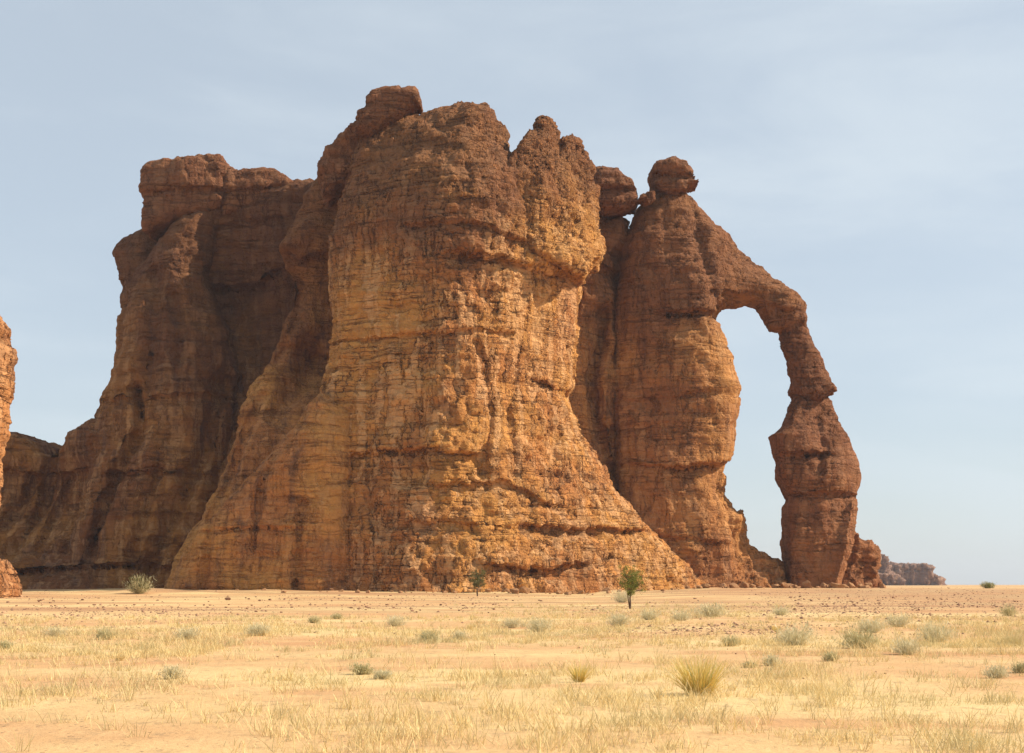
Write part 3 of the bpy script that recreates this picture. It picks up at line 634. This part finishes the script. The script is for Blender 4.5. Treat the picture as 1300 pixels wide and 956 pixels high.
def bush(px, py_, w, h, label, mat, n, seed):
    x, y, z = gpos(px, py_); s = y/F; rn = np.random.default_rng(seed); W, H = w*s, h*s
    Vs, Fs = shrub_mesh('bush', W, H, 260, seed); root = empty('desert_bush', (x, y, z), label, 'bush')
    mesh_obj('stems', Vs, Fs, M['olive'], root)
    nc = 60; cc = rn.normal(0, 1, (nc, 3)); cc /= np.linalg.norm(cc, axis=1)[:, None]; cc *= rn.random((nc, 1))**.4
    cc = cc*np.array([W*.48, W*.48, H*.5])+np.array([0, 0, H*.52])
    p = cc[rn.integers(0, nc, n)]+rn.normal(0, 1, (n, 3))*W*.05
    a = rn.normal(0, 1, (n, 3)); a /= np.linalg.norm(a, axis=1)[:, None]; b_ = np.cross(a, rn.normal(0, 1, (n, 3))); b_ /= np.linalg.norm(b_, axis=1)[:, None]
    s = rn.uniform(.6, 1.3, (n, 1))*W*.025
    Vl = np.stack([p-a*s, p+b_*s*.6, p+a*s, p-b_*s*.6], 1).reshape(-1, 3); k = np.arange(n)*4
    mesh_obj('foliage', Vl, np.stack([k, k+1, k+2, k+3], 1), M[mat], root)
bush(177, 754.5, 30, 23, 'yellow-green leafy bush against the dark foot of the left cliff', 'leaf2', 1500, 41)
bush(1254, 747, 18, 7, 'dark green flat bush alone on the horizon at the far right', 'leaf', 1500, 43)

# ============================================================ STONES
def stone_mesh(seed, sub=2):
    import bmesh
    bm = bmesh.new(); bmesh.ops.create_icosphere(bm, subdivisions=sub, radius=.5)
    V = np.array([v.co[:] for v in bm.verts]); rs = np.random.default_rng(seed)
    for _ in range(18):                     # planar chips
        n = rs.normal(0, 1, 3); n /= np.linalg.norm(n); d = V@n; lim = rs.uniform(.22, .40)
        V = V-np.outer(np.maximum(d-lim, 0), n)
    V = V*(1+.10*fbm(V[:, 0]*3, V[:, 1]*3, V[:, 2]*3, 2, seed)[:, None])
    for v, c in zip(bm.verts, V): v.co = c
    me = bpy.data.meshes.new('stone'); bm.to_mesh(me); bm.free(); return me
NG = 9000
gp = HY+rng.uniform(11, 66, NG*4); gd = F*EYE/(gp-HY); gxp = rng.uniform(-40, 1340, NG*4); gx = (gxp-CX)/F*gd; gd = gd*rng.uniform(.93, 1.07, NG*4)
pm = fbm(gx/26, gd/60, .7, 4, 404, .6)
dn = (sstep(-.12, .30, pm)*.8+.05)*np.where(gd < 95, .25, 1); dn = np.where((gxp > 960) & (gd < 330) & (gd > 118), np.maximum(dn, .85*sstep(-.4, 0, pm)), dn); dn = np.where((gxp > 740) & (gxp < 1020) & (gd > 62) & (gd < 78), .6*sstep(-.5, .1, pm), dn); dn *= np.where((gxp > 640) & (gxp < 960) & (gd > 80), .4, 1)
k_ = rng.random(NG*4) < dn; gx, gd = gx[k_][:NG*2], gd[k_][:NG*2]; n_ = len(gx)
gs = (.03+rng.gamma(1.5, .032, n_))*(.6+gd/300); oc = np.array([(1,0,0),(0,1,0),(-1,0,0),(0,-1,0),(0,0,1),(0,0,-.4)], float)
vv = oc[None]*rng.uniform(.55, 1.35, (n_, 6, 1))*gs[:, None, None]*np.array([1, .9, .62]); an = rng.uniform(0, 6.28, n_)
vx = vv[..., 0]*np.cos(an)[:, None]-vv[..., 1]*np.sin(an)[:, None]; vy = vv[..., 0]*np.sin(an)[:, None]+vv[..., 1]*np.cos(an)[:, None]
vv = np.stack([vx+gx[:, None], vy+gd[:, None], vv[..., 2]+ground(gx, gd)[:, None]], 2).reshape(-1, 3)
tf = np.array([(0,1,4),(1,2,4),(2,3,4),(3,0,4),(1,0,5),(2,1,5),(3,2,5),(0,3,5)]); tf = (tf[None]+6*np.arange(n_)[:, None, None]).reshape(-1, 3)
t = NT('gravel'); r_ = t.n('ShaderNodeNewGeometry').outputs['Random Per Island']; t.l(t.mix(r_, (.17,.085,.055), (.55,.33,.19)), t.b.inputs['Base Color'])
tag(mesh_obj('gravel', vv, tf, t.m), 'brown gravel and pebbles strewn over the sandy plain', 'gravel', kind='stuff')
SM = [stone_mesh(500+i) for i in range(7)]; SB = []
for i in range(6):
    m_ = stone_mesh(600+i, 3); m_.materials.append(M['block']); SB.append(m_)
for m_ in SM: m_.materials.append(M['stone'])
def put(me, name, x, y, s, sc, label, cat, group):
    o = bpy.data.objects.new(name, me); C.objects.link(o)
    o.scale = (s*sc[0], s*sc[1], s*sc[2]); o.rotation_euler = (0, 0, random.uniform(0, 6.28))
    o.location = (x, y, float(ground(x, y))+s*sc[2]*.22); tag(o, label, cat, group); return o
rs = random.Random(77)
def scat(n, x0, x1, y0, y1, smin, smax, label, group):
    for _ in range(n):
        px, pv = rs.uniform(x0, x1), rs.uniform(y0, y1); x, y, z = gpos(px, pv)
        s = rs.uniform(smin, smax)**1.0*y/F*(1+.0*y)
        put(rs.choice(SM), 'stone', x, y, s, (rs.uniform(.9, 1.6), rs.uniform(.8, 1.2), rs.uniform(.5, .85)), label, 'stone', group)
scat(62, 5, 330, 757, 779, 2.0, 5.0, 'small dark brown stone on the bare sand in front of the left cliff', 'stones before the left cliff')
scat(66, 320, 660, 756, 780, 1.8, 5.0, 'small dark brown stone on the bare sand in front of the central buttress', 'stones before the central buttress')
scat(24, 660, 960, 760, 800, 1.8, 4.0, 'small dark stone among the pale grass near the green tree', 'stones near the green tree')
scat(80, 1000, 1300, 757, 776, 1.8, 4.6, 'small dark stone on the brown gravel flat at the right', 'stones on the right gravel flat')
scat(34, 0, 1300, 815, 868, 1.8, 4.2, 'small dark stone lying in the near foreground sand', 'stones in the foreground')
x, y, z = gpos(289, 762); put(SM[2], 'stone', x, y, 1.15, (1, .8, .75), 'largest dark stone on the sand before the left cliff, in a small cluster', 'stone', None)
# rubble at the foot of the arch and the buttress
def rub(n, x0, x1, pyc, D0, D1, smin, smax, label, group, dz=0):
    for _ in range(n):
        px = rs.uniform(x0, x1); y = rs.uniform(D0, D1); x = (px-CX)/F*y; s = smin+(smax-smin)*rs.random()**2.5
        put(rs.choice(SB), 'fallen_rock', x, y, s, (rs.uniform(.9, 1.5), rs.uniform(.8, 1.2), rs.uniform(.6, .9)), label, 'fallen rock', group)
rub(75, 915, 1120, 742, 326, 341, .6, 3.6, 'fallen sandstone block in the rubble at the foot of the arch', 'rubble at the foot of the arch')
rub(70, 560, 905, 750, 288, 302, .4, 3.2, 'fallen sandstone block at the right foot of the central buttress', 'rubble at the foot of the buttress')
rub(22, 300, 560, 750, 288, 302, .35, 1.6, 'fallen sandstone block at the left foot of the central buttress', 'rubble at the left foot of the buttress')

# ============================================================ LIGHT, SKY, CAMERA
SUN_EL = 38.0; SUN_AZ = 88.0          # azimuth clockwise from the view direction (+Y); 90 = from the right
sun = bpy.data.lights.new('sun', 'SUN'); sun.energy = 5.0; sun.angle = R_(.53); sun.color = (1, .90, .76)
so = bpy.data.objects.new('sun', sun); C.objects.link(so)
dv = Vector((math.sin(R_(SUN_AZ))*math.cos(R_(SUN_EL)), math.cos(R_(SUN_AZ))*math.cos(R_(SUN_EL)), math.sin(R_(SUN_EL))))
so.rotation_euler = dv.to_track_quat('Z', 'Y').to_euler(); so.location = (0, 0, 200)
w = bpy.data.worlds.new('World'); bpy.context.scene.world = w; w.use_nodes = True; nt = w.node_tree; nt.nodes.clear()
out = nt.nodes.new('ShaderNodeOutputWorld'); bg = nt.nodes.new('ShaderNodeBackground'); sky = nt.nodes.new('ShaderNodeTexSky')
sky.sky_type = 'NISHITA'; sky.sun_disc = False; sky.sun_elevation = R_(SUN_EL); sky.sun_rotation = R_(SUN_AZ)
sky.altitude = 700; sky.air_density = 1.0; sky.dust_density = 1.6; sky.ozone_density = 1.1
tc = nt.nodes.new('ShaderNodeTexCoord'); mp = nt.nodes.new('ShaderNodeMapping'); mp.inputs['Scale'].default_value = (1.2, 1.2, 4.5); mp.inputs['Rotation'].default_value = (0.1, 0.25, 0)
nz = nt.nodes.new('ShaderNodeTexNoise'); nz.inputs['Scale'].default_value = 2.6; nz.inputs['Detail'].default_value = 7; nz.inputs['Roughness'].default_value = .55; nz.inputs['Distortion'].default_value = .4
mr = nt.nodes.new('ShaderNodeMapRange'); mr.interpolation_type = 'SMOOTHSTEP'; mr.inputs[1].default_value = .38; mr.inputs[2].default_value = .78; mr.inputs[3].default_value = .56; mr.inputs[4].default_value = .82
mx = nt.nodes.new('ShaderNodeMix'); mx.data_type = 'RGBA'; mx.inputs[7].default_value = (6.2, 6.9, 7.4, 1)
nt.links.new(tc.outputs['Generated'], mp.inputs[0]); nt.links.new(mp.outputs[0], nz.inputs['Vector']); nt.links.new(nz.outputs[0], mr.inputs[0])
nt.links.new(mr.outputs[0], mx.inputs[0]); nt.links.new(sky.outputs[0], mx.inputs[6]); nt.links.new(mx.outputs[2], bg.inputs[0]); nt.links.new(bg.outputs[0], out.inputs[0])
bg.inputs[1].default_value = .09
hx = 9200.0
hv = [(a, b_, c) for a in (-hx, hx) for b_ in (-80.0, hx) for c in (-8.0, 135.0)]
t = NT('haze_air'); t.t.nodes.remove(t.b); pv = t.n('ShaderNodeVolumePrincipled'); pv.inputs['Color'].default_value = (.80, .84, .92, 1)
pv.inputs['Density'].default_value = .00007; pv.inputs['Anisotropy'].default_value = .1; t.l(pv.outputs[0], t.out.inputs['Volume'])
tag(mesh_obj('haze', hv, [(0,1,3,2),(4,6,7,5),(0,4,5,1),(2,3,7,6),(0,2,6,4),(1,5,7,3)], t.m), kind='stuff')
cam = bpy.data.cameras.new('camera'); co = bpy.data.objects.new('camera', cam); C.objects.link(co)
cam.sensor_width = 36; cam.lens = 36*F/1300; cam.shift_y = (HY-478)/1300; cam.clip_end = 20000
co.location = (0, 0, EYE); co.rotation_euler = (math.pi/2, 0, 0)
S = bpy.context.scene; S.camera = co
S.render.engine = 'CYCLES'; S.render.resolution_x = 1024; S.render.resolution_y = 753
S.view_settings.view_transform = 'Standard'; S.view_settings.look = 'None'; S.view_settings.exposure = 0.45; S.view_settings.gamma = 1
S.cycles.max_bounces = 5; S.cycles.diffuse_bounces = 3
